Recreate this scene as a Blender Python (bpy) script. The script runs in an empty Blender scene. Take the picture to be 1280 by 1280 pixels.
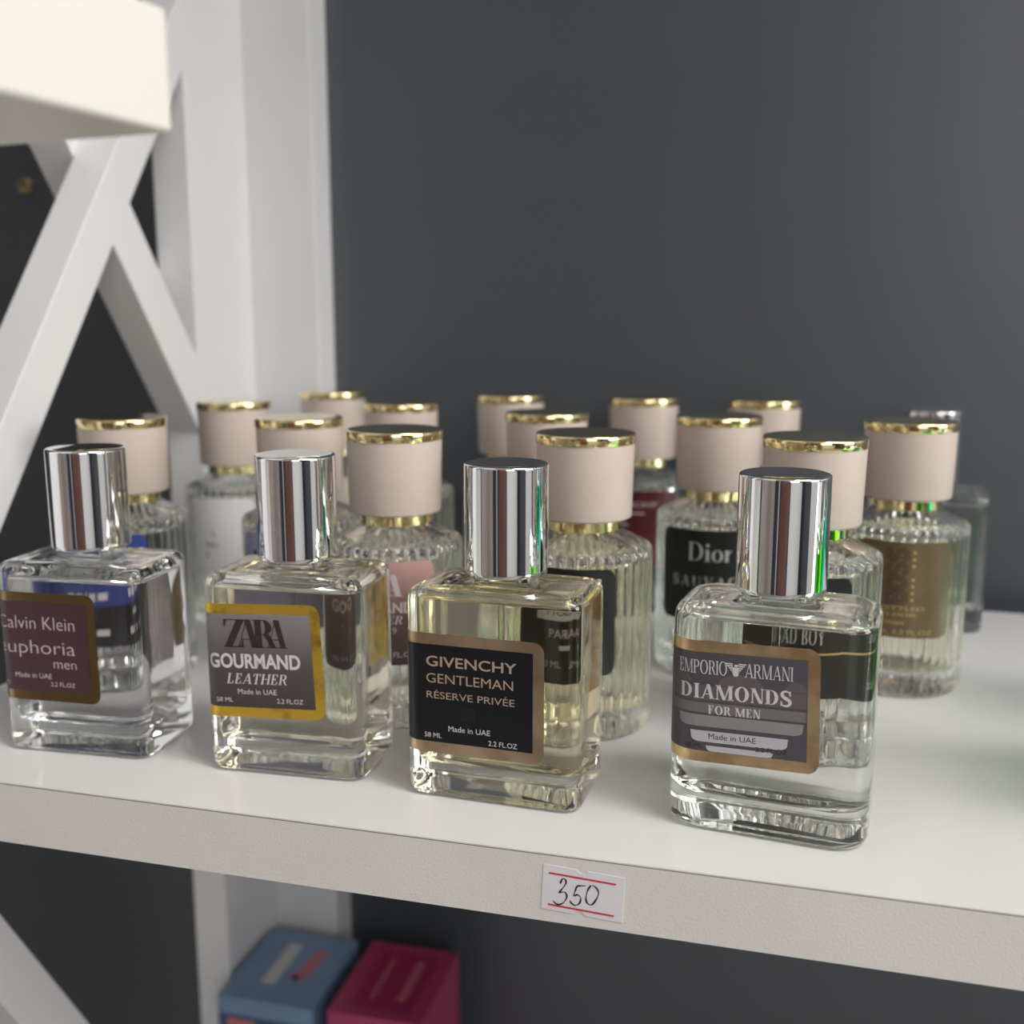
import bpy, bmesh, math, random
from mathutils import Vector, Matrix
random.seed(7)
sc = bpy.context.scene
COL = sc.collection
R = math.radians

# ------------------------------------------------------------------ camera, world, light, exposure
PITCH = math.atan(245 / 1350)
cam_d = bpy.data.cameras.new('camera')
cam_d.sensor_width = 36.0
cam_d.lens = 36.0 * 1350 / 1280
cam_d.clip_start = 0.005
cam_d.clip_end = 50
cam_d.dof.use_dof = True
cam_d.dof.focus_distance = 0.272
cam_d.dof.aperture_fstop = 10.5
cam = bpy.data.objects.new('camera', cam_d)
COL.objects.link(cam)
cam.location = (0, -0.2366, 0.128)
cam.rotation_euler = (math.pi / 2 - PITCH, 0, R(15))
sc.camera = cam

world = bpy.data.worlds.new('world')
sc.world = world
world.use_nodes = True
world.node_tree.nodes['Background'].inputs[0].default_value = (0.75, 0.85, 1.0, 1)
world.node_tree.nodes['Background'].inputs[1].default_value = 0.3

sc.view_settings.view_transform = 'Standard'
sc.view_settings.look = 'None'
sc.view_settings.gamma = 1.0
sc.view_settings.use_curve_mapping = False
sc.view_settings.exposure = 0.2
sc.cycles.max_bounces = 32
sc.cycles.transmission_bounces = 28
sc.cycles.glossy_bounces = 8
sc.cycles.diffuse_bounces = 4


def area(name, loc, rot, sx, sy, power, color):
    l = bpy.data.lights.new(name, 'AREA')
    l.shape = 'RECTANGLE'
    l.size = sx
    l.size_y = sy
    l.energy = power
    l.color = color
    o = bpy.data.objects.new(name, l)
    o.location = loc
    o.rotation_euler = rot
    COL.objects.link(o)
    return o


# daylight of the shop windows (right wall and street front) and two ceiling lamps over the aisle
area('window_daylight', (2.36, -0.45, 0.82), (0, R(90), 0), 1.05, 1.0, 29, (1.0, 0.985, 0.98))
area('street_daylight', (1.05, -2.16, 0.85), (R(90), 0, 0), 1.0, 1.1, 9.5, (0.97, 0.985, 1.0))
area('ceiling_lamp_light', (1.15, -0.50, 1.57), (0, 0, 0), 1.3, 0.5, 25, (1.0, 0.975, 0.94))
area('ceiling_lamp_light', (-1.2, -1.0, 1.57), (0, 0, 0), 1.3, 0.5, 2.5, (1.0, 0.975, 0.94))


# ------------------------------------------------------------------ materials
def mat(name, color, rough=0.5, metal=0.0, spec=0.5, noise=None, bump=None, coat=0.0):
    m = bpy.data.materials.new(name)
    m.use_nodes = True
    nt = m.node_tree
    b = nt.nodes['Principled BSDF']
    b.inputs['Base Color'].default_value = (*color, 1)
    b.inputs['Roughness'].default_value = rough
    b.inputs['Metallic'].default_value = metal
    b.inputs['Specular IOR Level'].default_value = spec
    b.inputs['Coat Weight'].default_value = coat
    b.inputs['Coat Roughness'].default_value = 0.05
    tc = nt.nodes.new('ShaderNodeTexCoord')
    if noise:                                   # (scale, color2, lo, hi)
        n = nt.nodes.new('ShaderNodeTexNoise')
        n.inputs['Scale'].default_value = noise[0]
        n.inputs['Detail'].default_value = 4
        r = nt.nodes.new('ShaderNodeValToRGB')
        r.color_ramp.elements[0].position = noise[2]
        r.color_ramp.elements[1].position = noise[3]
        r.color_ramp.elements[0].color = (*color, 1)
        r.color_ramp.elements[1].color = (*noise[1], 1)
        nt.links.new(tc.outputs['Object'], n.inputs['Vector'])
        nt.links.new(n.outputs['Fac'], r.inputs['Fac'])
        nt.links.new(r.outputs['Color'], b.inputs['Base Color'])
    if bump:                                    # (scale, strength, distance)
        n2 = nt.nodes.new('ShaderNodeTexNoise')
        n2.inputs['Scale'].default_value = bump[0]
        n2.inputs['Detail'].default_value = 3
        bp = nt.nodes.new('ShaderNodeBump')
        bp.inputs['Strength'].default_value = bump[1]
        bp.inputs['Distance'].default_value = bump[2]
        nt.links.new(tc.outputs['Object'], n2.inputs['Vector'])
        nt.links.new(n2.outputs['Fac'], bp.inputs['Height'])
        nt.links.new(bp.outputs['Normal'], b.inputs['Normal'])
    return m


def glass(name, color, ior, rough=0.0):
    m = bpy.data.materials.new(name)
    m.use_nodes = True
    nt = m.node_tree
    nt.nodes.clear()
    o = nt.nodes.new('ShaderNodeOutputMaterial')
    g = nt.nodes.new('ShaderNodeBsdfGlass')
    g.inputs['Color'].default_value = (*color, 1)
    g.inputs['IOR'].default_value = ior
    g.inputs['Roughness'].default_value = rough
    nt.links.new(g.outputs[0], o.inputs['Surface'])
    return m


def vgrad(name, stops, z0, z1, rough=0.35, metal=0.0):
    """printed vertical gradient between local heights z0..z1"""
    m = mat(name, (0.5, 0.5, 0.5), rough, metal)
    nt = m.node_tree
    b = nt.nodes['Principled BSDF']
    tc = nt.nodes.new('ShaderNodeTexCoord')
    sx = nt.nodes.new('ShaderNodeSeparateXYZ')
    mr = nt.nodes.new('ShaderNodeMapRange')
    mr.inputs['From Min'].default_value = z0
    mr.inputs['From Max'].default_value = z1
    r = nt.nodes.new('ShaderNodeValToRGB')
    while len(r.color_ramp.elements) < len(stops):
        r.color_ramp.elements.new(0.5)
    for e, (p, c) in zip(r.color_ramp.elements, stops):
        e.position = p
        e.color = (*c, 1)
    nt.links.new(tc.outputs['Object'], sx.inputs[0])
    nt.links.new(sx.outputs['Z'], mr.inputs['Value'])
    nt.links.new(mr.outputs[0], r.inputs['Fac'])
    nt.links.new(r.outputs['Color'], b.inputs['Base Color'])
    return m


NG, NL = 1.5, 1.36
M = {}
M['white_laminate'] = mat('white_laminate', (0.80, 0.79, 0.78), 0.22, noise=(3, (0.78, 0.775, 0.77), .4, .6), bump=(260, 0.05, 0.0004))
M['front_panel'] = mat('front_panel', (0.075, 0.085, 0.115), 0.5, noise=(3, (0.06, 0.068, 0.09), .3, .7))
M['mauve_panel'] = mat('mauve_panel', (0.60, 0.53, 0.50), 0.6, noise=(5, (0.54, 0.47, 0.45), .4, .6))
M['edge_band'] = mat('edge_band', (0.76, 0.735, 0.70), 0.42, noise=(25, (0.79, 0.765, 0.735), .35, .65), bump=(1500, 0.22, 0.0003))
M['seam'] = mat('seam', (0.16, 0.13, 0.12), 0.6)
M['white_frame'] = mat('white_frame', (0.78, 0.775, 0.78), 0.35, noise=(8, (0.75, 0.75, 0.755), .4, .6))
M['cream_board'] = mat('cream_board', (0.76, 0.745, 0.68), 0.4, noise=(12, (0.74, 0.725, 0.66), .4, .6))
M['dark_panel'] = mat('dark_panel', (0.052, 0.062, 0.073), 0.43, spec=1.0, noise=(2.5, (0.058, 0.068, 0.080), .3, .7), bump=(180, 0.06, 0.0005))
M['glass'] = glass('glass', (0.988, 0.994, 0.99), NG)
M['glass_wall'] = glass('glass_wall', (0.98, 0.99, 0.985), NG)
M['tube'] = glass('tube', (0.92, 0.94, 0.92), 1.06)
M['chrome'] = mat('chrome', (0.90, 0.90, 0.91), 0.035, 1.0)
M['gold'] = mat('gold', (0.93, 0.78, 0.42), 0.10, 1.0)
M['beige'] = mat('beige', (0.62, 0.52, 0.455), 0.42, noise=(40, (0.635, 0.535, 0.47), .4, .6), coat=0.15)
M['foil_refl_dark'] = mat('foil_refl_dark', (0.32, 0.23, 0.11), 0.2, 1.0, noise=(90, (0.34, 0.24, 0.11), .45, .7), bump=(220, 0.2, 0.0003))  # gold foil as well, its dark reflection put into the colour
M['foil_refl_yellow'] = mat('foil_refl_yellow', (1.0, 0.68, 0.10), 0.45, 1.0, noise=(85, (0.55, 0.30, 0.06), .56, .68), bump=(150, 0.25, 0.0003))  # same gold foil, a bright warm reflection mixed into the colour
M['foil_refl_bronze'] = mat('foil_refl_bronze', (0.84, 0.64, 0.44), 0.34, 1.0, noise=(60, (0.52, 0.38, 0.25), .4, .65), bump=(70, 0.5, 0.0005))  # gold foil whose bronze reflection is painted into the base colour
M['foil_gold'] = mat('foil_gold', (0.98, 0.75, 0.46), 0.36, 1.0, noise=(110, (0.72, 0.50, 0.27), .42, .62), bump=(380, 0.45, 0.0003))
M['burgundy'] = mat('burgundy', (0.072, 0.028, 0.036), 0.38)
M['black_print'] = mat('black_print', (0.008, 0.008, 0.011), 0.32)
M['black_label'] = mat('black_label', (0.010, 0.012, 0.011), 0.4)
M['slate_print'] = mat('slate_print', (0.095, 0.088, 0.105), 0.36)
M['ink_white'] = mat('ink_white', (0.70, 0.68, 0.68), 0.5)
M['ink_pink'] = mat('ink_pink', (0.62, 0.52, 0.53), 0.5)
M['ink_black'] = mat('ink_black', (0.012, 0.010, 0.010), 0.5)
M['ink_brown'] = mat('ink_brown', (0.035, 0.025, 0.02), 0.5)
M['ink_tan'] = mat('ink_tan', (0.46, 0.34, 0.25), 0.4)
M['ink_grey'] = mat('ink_grey', (0.30, 0.285, 0.275), 0.5)
M['ink_light'] = mat('ink_light', (0.56, 0.545, 0.56), 0.5)
M['ink_shade'] = mat('ink_shade', (0.135, 0.118, 0.115), 0.5)
M['ink_mid'] = mat('ink_mid', (0.20, 0.18, 0.175), 0.5)
M['ink_char'] = mat('ink_char', (0.022, 0.022, 0.026), 0.5)
M['ink_silver'] = mat('ink_silver', (0.50, 0.50, 0.48), 0.35)
M['ink_gold'] = mat('ink_gold', (0.55, 0.40, 0.16), 0.35)
M['grey_fade'] = vgrad('grey_fade', [(0, (0.065, 0.052, 0.047)), (.45, (0.105, 0.09, 0.088)), (1, (0.30, 0.275, 0.29))], 0.019, 0.049)
M['pink_fade'] = vgrad('pink_fade', [(0, (0.06, 0.04, 0.04)), (.5, (0.13, 0.075, 0.07)), (1, (0.52, 0.31, 0.28))], 0.021, 0.053)
M['blue_black'] = vgrad('blue_black', [(0, (0.012, 0.012, 0.016)), (.335, (0.012, 0.012, 0.016)), (.35, (0.04, 0.065, 0.27)), (1, (0.04, 0.065, 0.29))], 0.0175, 0.054)
M['white_label'] = mat('white_label', (0.70, 0.70, 0.71), 0.5)
M['lilac_label'] = mat('lilac_label', (0.30, 0.29, 0.42), 0.5)
M['maroon_label'] = mat('maroon_label', (0.085, 0.010, 0.022), 0.4)
M['brown_gold_label'] = mat('brown_gold_label', (0.19, 0.13, 0.072), 0.35, 0.3, noise=(60, (0.17, 0.115, 0.065), .4, .6))
M['cream_label'] = mat('cream_label', (0.6, 0.55, 0.45), 0.5)
M['plastic_white'] = mat('plastic_white', (0.75, 0.75, 0.74), 0.4)
M['paper'] = mat('paper', (0.80, 0.78, 0.80), 0.7, noise=(60, (0.77, 0.75, 0.79), .4, .6))
M['ink_red'] = mat('ink_red', (0.62, 0.035, 0.07), 0.5)
M['ink_pen'] = mat('ink_pen', (0.02, 0.012, 0.025), 0.35)
M['box_blue'] = mat('box_blue', (0.17, 0.27, 0.43), 0.45, noise=(30, (0.18, 0.28, 0.44), .4, .6))
M['box_navy'] = mat('box_navy', (0.05, 0.09, 0.19), 0.45)
M['box_crimson'] = mat('box_crimson', (0.32, 0.015, 0.085), 0.3, noise=(30, (0.34, 0.02, 0.09), .4, .6))
M['box_rose'] = mat('box_rose', (0.38, 0.035, 0.12), 0.3)
M['ink_rose'] = mat('ink_rose', (0.50, 0.16, 0.19), 0.5)
M['green_card'] = mat('green_card', (0.13, 0.72, 0.06), 0.4)
M['teal_card'] = mat('teal_card', (0.02, 0.42, 0.38), 0.4)
M['brass'] = mat('brass', (0.45, 0.36, 0.2), 0.35, 1.0)
M['wall_white'] = mat('wall_white', (0.78, 0.76, 0.73), 0.7, noise=(4, (0.75, 0.73, 0.70), .4, .6))
M['floor_tile'] = mat('floor_tile', (0.42, 0.40, 0.38), 0.4, noise=(3, (0.36, 0.35, 0.33), .4, .6))
M['photographer_brown'] = mat('photographer_brown', (0.17, 0.075, 0.058), 0.5, noise=(6, (0.24, 0.11, 0.085), .4, .6))  # brown of the photographer as mirrored in the chrome caps
M['trim_white'] = mat('trim_white', (0.8, 0.8, 0.79), 0.5)
M['lamp_diffuser'] = mat('lamp_diffuser', (0.85, 0.85, 0.83), 0.6)


# ------------------------------------------------------------------ mesh helpers (all shapes in millimetres)
class MB:
    def __init__(s):
        s.v, s.f, s.m = [], [], []

    def poly(s, pts, mi=0):
        i = len(s.v)
        s.v += [tuple(p) for p in pts]
        s.f.append(tuple(range(i, i + len(pts))))
        s.m.append(mi)

    def rings(s, rings, mi=0, cap0=False, cap1=False, flip=False):
        n = len(rings[0])
        b = len(s.v)
        for r in rings:
            s.v += [tuple(p) for p in r]
        for k in range(len(rings) - 1):
            for i in range(n):
                j = (i + 1) % n
                q = (b + k * n + i, b + k * n + j, b + (k + 1) * n + j, b + (k + 1) * n + i)
                s.f.append(q[::-1] if flip else q)
                s.m.append(mi)

        def cap(base, r, up):
            c = len(s.v)
            s.v.append(tuple(sum(p[a] for p in r) / n for a in range(3)))
            for i in range(n):
                j = (i + 1) % n
                t = (base + i, base + j, c) if up else (base + j, base + i, c)
                s.f.append(t[::-1] if flip else t)
                s.m.append(mi)
        if cap0:
            cap(b, rings[0], False)
        if cap1:
            cap(b + (len(rings) - 1) * n, rings[-1], True)

    def box(s, x0, y0, z0, x1, y1, z1, mi=0):
        c = [(x0, y0), (x1, y0), (x1, y1), (x0, y1)]
        s.rings([[(x, y, z0) for x, y in c], [(x, y, z1) for x, y in c]], mi, True, True)

    def lathe(s, prof, n=64, mi=0, cap0=True, cap1=True, flip=False, cx=0, cy=0):
        s.rings([[(cx + r * math.cos(2 * math.pi * i / n), cy + r * math.sin(2 * math.pi * i / n), z) for i in range(n)]
                 for r, z in prof], mi, cap0, cap1, flip)

    def build(s, name, mats, parent=None, smooth=35, bevel=0.0, segs=2, weld=False):
        me = bpy.data.meshes.new(name)
        me.from_pydata([(x * .001, y * .001, z * .001) for x, y, z in s.v], [], s.f)
        if not isinstance(mats, (list, tuple)):
            mats = [mats]
        for m in mats:
            me.materials.append(m)
        for p, mi in zip(me.polygons, s.m):
            p.material_index = mi
        if weld or bevel:
            bm = bmesh.new()
            bm.from_mesh(me)
            bmesh.ops.remove_doubles(bm, verts=bm.verts, dist=1e-7)
            if bevel:
                es = [e for e in bm.edges if len(e.link_faces) == 2 and e.calc_face_angle(0) > R(50)]
                bmesh.ops.bevel(bm, geom=es, offset=bevel * .001, segments=segs, affect='EDGES', profile=.5)
            bm.to_mesh(me)
            bm.free()
        if smooth:
            me.shade_smooth()
            me.set_sharp_from_angle(angle=R(smooth))
        o = bpy.data.objects.new(name, me)
        COL.objects.link(o)
        if parent is not None:
            o.parent = parent
        return o


def tag(o, label, cat, group=None):
    o['label'] = label
    o['category'] = cat
    if group:
        o['group'] = group
    return o


def thing(name, label, cat, loc=(0, 0, 0), rot=0, group=None):
    o = bpy.data.objects.new(name, None)
    o.empty_display_size = 0.01
    COL.objects.link(o)
    o.location = loc
    o.rotation_euler = (0, 0, R(rot))
    return tag(o, label, cat, group)


def struct(o):
    o['kind'] = 'structure'
    return o


# ------------------------------------------------------------------ room shell
def slab(name, a, b, m):
    mb = MB()
    mb.box(*[c * 1000 for c in a], *[c * 1000 for c in b])
    return struct(mb.build(name, m, smooth=0))


slab('wall_back', (-2.0, 0.282, -1.0), (2.5, 0.36, 1.6), M['dark_panel'])
slab('floor', (-2.0, -2.3, -1.08), (2.5, 0.36, -1.0), M['floor_tile'])
slab('ceiling', (-2.0, -2.3, 1.6), (2.5, 0.36, 1.68), M['wall_white'])
slab('wall_left', (-2.08, -2.3, -1.0), (-2.0, 0.36, 1.6), M['dark_panel'])
slab('wall_right', (2.5, -2.3, -1.0), (2.58, 0.36, 1.6), M['dark_panel'])
slab('wall_front', (-2.0, -2.38, -1.0), (2.5, -2.3, 1.6), M['front_panel'])
mb = MB()
mb.box(-300, -2300, -1000, 470, -2262, 1150)
for x0, x1 in ((-240, 50), (120, 410)):
    for z0, z1 in ((-850, -50), (60, 1020)):
        mb.box(x0, -2262, z0, x1, -2250, z1)
struct(mb.build('photographer_standin', M['photographer_brown'], smooth=0, bevel=3))  # door-shaped stand-in, added for the photographer's brown stripe in the caps


def window(name, mapf, w, h):
    mb = MB()
    t = 45
    for x0, z0, x1, z1 in ((-w, -h, w, -h + t), (-w, h - t, w, h), (-w, -h + t, -w + t, h - t), (w - t, -h + t, w, h - t)):
        mb.box(x0, 0, z0, x1, 60, z1)
    mb.box(-w + t, 10, -h + t, w - t, 16, h - t, 1)
    o = struct(mb.build(name, [M['trim_white'], M['wall_white']], smooth=0))
    mapf(o)
    return o


def w1(o):
    o.location = (2.5, -0.45, 0.82)
    o.rotation_euler = (0, 0, R(90))


def w2(o):
    o.location = (1.05, -2.3, 0.85)


window('window_1', w1, 560, 600)
window('window_2', w2, 560, 620)
for i, (x, w) in enumerate([(-2.0, .05), (-1.33, .03), (-1.18, .03), (-.55, .09)]):
    slab('trim_%d' % (i + 1), (x, -2.3, -1.0), (x + w, -2.27, 1.6), M['trim_white'])
for x, y in ((1.15, -0.50), (-1.2, -1.0)):
    t = thing('ceiling_lamp', 'long white ceiling panel lamp over the aisle, %s of two' % ('right' if x > 0 else 'left'), 'lamp', (x, y, 1.6), 0, 'ceiling lamps')
    mb = MB()
    for x0, y0, x1, y1 in ((-680, -280, 680, -255), (-680, 255, 680, 280), (-680, -255, -655, 255), (655, -255, 680, 255)):
        mb.box(x0, y0, -35, x1, y1, 0)
    mb.build('frame', M['trim_white'], t, smooth=0)
    mb = MB()
    mb.box(-655, -255, -20, 655, 255, -10)
    mb.build('diffuser', M['lamp_diffuser'], t, smooth=0)

slab('trim_6', (0.62, -2.3, -1.0), (2.15, -2.275, 0.10), M['trim_white'])  # white panel added below the window for the caps to reflect
slab('trim_7', (2.475, -0.98, -1.0), (2.5, 0.06, 0.2), M['trim_white'])  # unseen white reflector under the side window, added for the caps
slab('trim_9', (-1.93, -2.3, -1.0), (-0.98, -2.28, 1.6), M['mauve_panel'])  # mauve panel added to lighten what the leftmost bottle's side refracts
slab('trim_8', (-2.0, -2.29, -1.0), (-1.985, -1.28, 1.6), M['mauve_panel'])
slab('trim_5', (-2.0, -1.10, -1.0), (-1.97, -1.03, 1.6), M['trim_white'])

# ------------------------------------------------------------------ display rack
XA = -268
rack = thing('display_rack', 'white wooden display rack with crossed braces on its left side', 'shelf', (0, 0, -1.0))


def board(name, z_top, th=18, x1=900):
    mb = MB()
    mb.box(XA, 1, z_top - th, x1, 262, z_top, 0)
    o = mb.build(name, M['white_laminate'], rack, smooth=0)
    e = MB()                                        # edge band with a fine dark seam under the top laminate
    e.box(XA, 0, z_top - th, x1, 1, z_top - .62)
    e.build('edge_band', M['edge_band'], o, smooth=0)
    s = MB()
    s.box(XA, .03, z_top - .62, x1, 1, z_top - .38)
    s.build('seam', M['seam'], o, smooth=0)
    w = MB()
    w.box(XA, .05, z_top - .38, x1, 1, z_top - .02)
    w.build('laminate_lip', M['white_laminate'], o, smooth=0)
    return o


board('shelf_board', 1000)
board('shelf_board', 1610)
board('shelf_board', 663)
mb = MB()
mb.box(XA - 18, 208, 0, XA, 281.5, 1700)
mb.build('back_post', M['white_frame'], rack, smooth=0, bevel=.6)
mb = MB()
mb.box(XA - 18, -30, 0, XA, 20, 1700)
mb.build('front_post', M['white_frame'], rack, smooth=0, bevel=.6)
mb = MB()
mb.box(XA, 262.2, 0, -233, 281.6, 1700)
mb.build('back_batten', M['white_frame'], rack, smooth=0, bevel=.5)
mb = MB()
mb.box(880, 240, 0, 900, 281.5, 1700)
mb.build('back_post', M['white_frame'], rack, smooth=0)


def brace(y0, z0, y1, z1, w, x0=XA - 18, x1=XA):
    """flat strip whose centre line runs (y0,z0)-(y1,z1) in the side frame"""
    d = Vector((y1 - y0, z1 - z0)).normalized()
    n = Vector((-d.y, d.x)) * (w / 2)
    c = [(y0 + n.x, z0 + n.y), (y0 - n.x, z0 - n.y), (y1 - n.x, z1 - n.y), (y1 + n.x, z1 + n.y)]
    mb = MB()
    mb.rings([[(x0, y, z) for y, z in c], [(x1, y, z) for y, z in c]], 0, True, True)
    o = mb.build('cross_brace', M['white_frame'], rack, smooth=0, bevel=.5)
    bm = bmesh.new()
    bm.from_mesh(o.data)
    bmesh.ops.recalc_face_normals(bm, faces=bm.faces)
    bm.to_mesh(o.data)
    bm.free()
    return o


brace(171 - 190 / 1.345, 1199.5 - 190, 171 + 90 / 1.345, 1199.5 + 90, 18.4, XA - 17.9, XA - .1)
brace(164.6 - 18 / 1.415, 1153.5 + 18, 164.6 + 75 / 1.415, 1153.5 - 75, 20.5, XA - 17.6, XA - .3)
brace(192 - 210 / 1.415, 1153.5 + 210, 192 + 12 / 1.415, 1153.5 - 12, 20.5, XA - 36, XA - 18)
brace(64.8 - 70 / 1.72, 886.6 + 70, 64.8 + 210 / 1.72, 886.6 - 210, 19.5)

# neighbouring board close to the camera at the upper left
nb = thing('side_shelf', 'thick cream white board jutting in at the upper left, close and blurred', 'shelf', (-0.1034, -0.0690, -1.0), -6.5)
mb = MB()
mb.box(-420, -230, 1158, 0, 0, 1177.5)
mb.build('board', M['cream_board'], nb, smooth=0, bevel=.8, segs=3)
mb = MB()
mb.box(-420, -230, 0, -402, 0, 1158)
mb.build('upright', M['cream_board'], nb, smooth=0)

# little screw in the dark wall
t = thing('wall_screw', 'small brass screw cup in the dark wall behind the crossed braces', 'screw', (-0.412, 0.282, 0.1975))
mb = MB()
mb.lathe([(4.6, 0), (4.8, 1), (3.6, 2.4), (2.2, 2.0), (2.0, 1.2)], 24)
o = mb.build('head', M['brass'], t)
o.rotation_euler = (R(90), 0, 0)
mb = MB()
mb.box(-2.2, -.4, 1.2, 2.2, .4, 1.9)
o = mb.build('slot', M['seam'], t, smooth=0)
o.rotation_euler = (R(90), R(35), 0)


# ------------------------------------------------------------------ lettering: sans glyphs from Blender's own font, serif glyphs drawn here
def font_polys(text, bold=0.0):
    cu = bpy.data.curves.new('text', 'FONT')
    cu.body = text
    cu.size = 1.0
    cu.offset = bold
    cu.resolution_u = 4
    ob = bpy.data.objects.new('text', cu)
    COL.objects.link(ob)
    dg = bpy.context.evaluated_depsgraph_get()
    me = bpy.data.meshes.new_from_object(ob.evaluated_get(dg))
    v = [(p.co.x, p.co.y) for p in me.vertices]
    polys = [[v[i] for i in f.vertices] for f in me.polygons]
    bpy.data.objects.remove(ob)
    bpy.data.curves.remove(cu)
    bpy.data.meshes.remove(me)
    return polys


def stroke(pts, ws):
    """quads along a path with a width per point"""
    out, L = [], []
    for i, p in enumerate(pts):
        a, b = pts[max(0, i - 1)], pts[min(len(pts) - 1, i + 1)]
        d = Vector((b[0] - a[0], b[1] - a[1])).normalized()
        n = (-d.y * ws[i] / 2, d.x * ws[i] / 2)
        L.append(((p[0] + n[0], p[1] + n[1]), (p[0] - n[0], p[1] - n[1])))
    for a, b in zip(L, L[1:]):
        out.append([a[1], b[1], b[0], a[0]])
    return out


def smooth_path(pts, k=8):
    out = []
    n = len(pts)
    for i in range(n - 1):
        p0, p1, p2, p3 = pts[max(0, i - 1)], pts[i], pts[i + 1], pts[min(n - 1, i + 2)]
        for j in range(k):
            t = j / k
            out.append(tuple(.5 * (2 * p1[a] + (p2[a] - p0[a]) * t + (2 * p0[a] - 5 * p1[a] + 4 * p2[a] - p3[a]) * t * t
                                   + (3 * p1[a] - p0[a] - 3 * p2[a] + p3[a]) * t ** 3) for a in range(len(p1))))
    out.append(pts[-1])
    return out


def glyph(ch, T, H):
    """(polygons, advance) of a high contrast serif capital, cap height 1"""
    P = []
    S = .07

    def rc(x0, y0, x1, y1):
        P.append([(x0, y0), (x1, y0), (x1, y1), (x0, y1)])

    def stem(x, w, top=True, bot=True):
        rc(x, 0, x + w, 1)
        if bot:
            rc(x - S, 0, x + w + S, H)
        if top:
            rc(x - S, 1 - H, x + w + S, 1)

    def diag(xb, xt, w, y0=0, y1=1):
        P.append([(xb, y0), (xb + w, y0), (xt + w, y1), (xt, y1)])

    def bowl(cx, cy, rx, ry, a0, a1, tx=T, ty=H, n=18):
        for k in range(n):
            a, b = R(a0 + (a1 - a0) * k / n), R(a0 + (a1 - a0) * (k + 1) / n)
            P.append([(cx + rx * math.cos(a), cy + ry * math.sin(a)), (cx + rx * math.cos(b), cy + ry * math.sin(b)),
                      (cx + (rx - tx) * math.cos(b), cy + (ry - ty) * math.sin(b)), (cx + (rx - tx) * math.cos(a), cy + (ry - ty) * math.sin(a))])

    if ch == ' ':
        return P, .35
    if ch == 'I':
        stem(.08, T)
        return P, T + .18
    if ch in 'EFL':
        stem(.08, T)
        x1 = .56
        if ch in 'EF':
            rc(.08, 1 - H, x1, 1)
            P.append([(x1 - H, .74), (x1, .74), (x1, 1), (x1 - .12, 1)])
            rc(.08, .52 - H / 2, .42, .52 + H / 2)
            rc(.42 - H, .40, .42, .64)
        if ch in 'EL':
            rc(.08, 0, x1 + .03, H)
            P.append([(x1 - .1, 0), (x1 + .03, 0), (x1 + .03, .28), (x1 + .03 - H, .28)])
        return P, .68
    if ch == 'H':
        stem(.08, T)
        stem(.62, T)
        rc(.08, .5 - H / 2, .62, .5 + H / 2)
        return P, .62 + T + .1
    if ch == 'T':
        stem(.36 - T / 2, T, top=False)
        rc(.03, 1 - H, .69, 1)
        P.append([(.03, .72), (.03 + H, .72), (.14, 1), (.03, 1)])
        P.append([(.69 - H, .72), (.69, .72), (.69, 1), (.58, 1)])
        return P, .74
    if ch == 'D':
        stem(.08, T)
        rc(.08, 0, .38, H)
        rc(.08, 1 - H, .38, 1)
        bowl(.36, .5, .44, .5, -90, 90, T * 1.05)
        return P, .88
    if ch == 'O':
        bowl(.45, .5, .43, .52, 0, 360, T * 1.1, H, 32)
        return P, .92
    if ch == 'G':
        bowl(.45, .5, .43, .52, 45, 315, T * 1.1, H, 28)
        stem(.66, T * .9, top=False, bot=False)
        P.pop()
        rc(.64, .08, .64 + T * .9, .44)
        rc(.52, .44 - H, .9, .44)
        return P, .92
    if ch in 'PR':
        stem(.08, T)
        bowl(.36, .73, .29, .27, -90, 90, T)
        rc(.08, 1 - H, .37, 1)
        rc(.08, .46, .37, .46 + H)
        if ch == 'R':
            P.append([(.36, .47), (.36 + T * .9, .5), (.66 + T * .5, 0), (.60, 0)])
            rc(.58, 0, .66 + T * .5 + .06, H)
            return P, .78
        return P, .70
    if ch == 'B':
        stem(.08, T)
        bowl(.36, .745, .25, .255, -90, 90, T)
        bowl(.36, .265, .31, .265, -90, 90, T)
        for y in (0, .5 - H / 2, 1 - H):
            rc(.08, y, .37, y + H)
        return P, .74
    if ch == 'A':
        diag(.08, .42, H * 1.2)
        diag(.80 - T, .42 - T * .3, T)
        rc(.2, .28, .6, .28 + H)
        rc(0, 0, .20, H)
        rc(.60 - T * .3, 0, .86, H)
        return P, .86
    if ch == 'V':
        diag(.42 - T * .3, .06, T)
        diag(.42, .72, H * 1.2)
        rc(-.02, 1 - H, .06 + T + .08, 1)
        rc(.62, 1 - H, .84, 1)
        return P, .82
    if ch == 'Y':
        diag(.36, .02, T, .42)
        diag(.36 + T * .5, .72, H * 1.2, .42)
        rc(.36, 0, .36 + T, .44)
        rc(.28, 0, .44 + T, H)
        rc(-.04, 1 - H, .02 + T + .08, 1)
        rc(.62, 1 - H, .84, 1)
        return P, .82
    if ch == 'U':
        rc(.08, .3, .08 + T, 1)
        rc(.0, 1 - H, .16 + T, 1)
        rc(.70, .3, .70 + H, 1)
        rc(.62, 1 - H, .78 + H, 1)
        bowl(.39 + H / 2, .3, .31 + H / 2, .31, 180, 360, T * .8)
        return P, .82
    if ch == 'M':
        rc(.10, 0, .10 + H * 1.2, 1)
        rc(.02, 0, .22, H)
        rc(.02, 1 - H, .14 + T, 1)
        diag(.46, .10, T)
        diag(.46 + T * .4, .84, H * 1.2)
        rc(.84, 0, .84 + T, 1)
        rc(.76, 0, .92 + T, H)
        rc(.80, 1 - H, .92 + T, 1)
        return P, .94 + T
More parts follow.
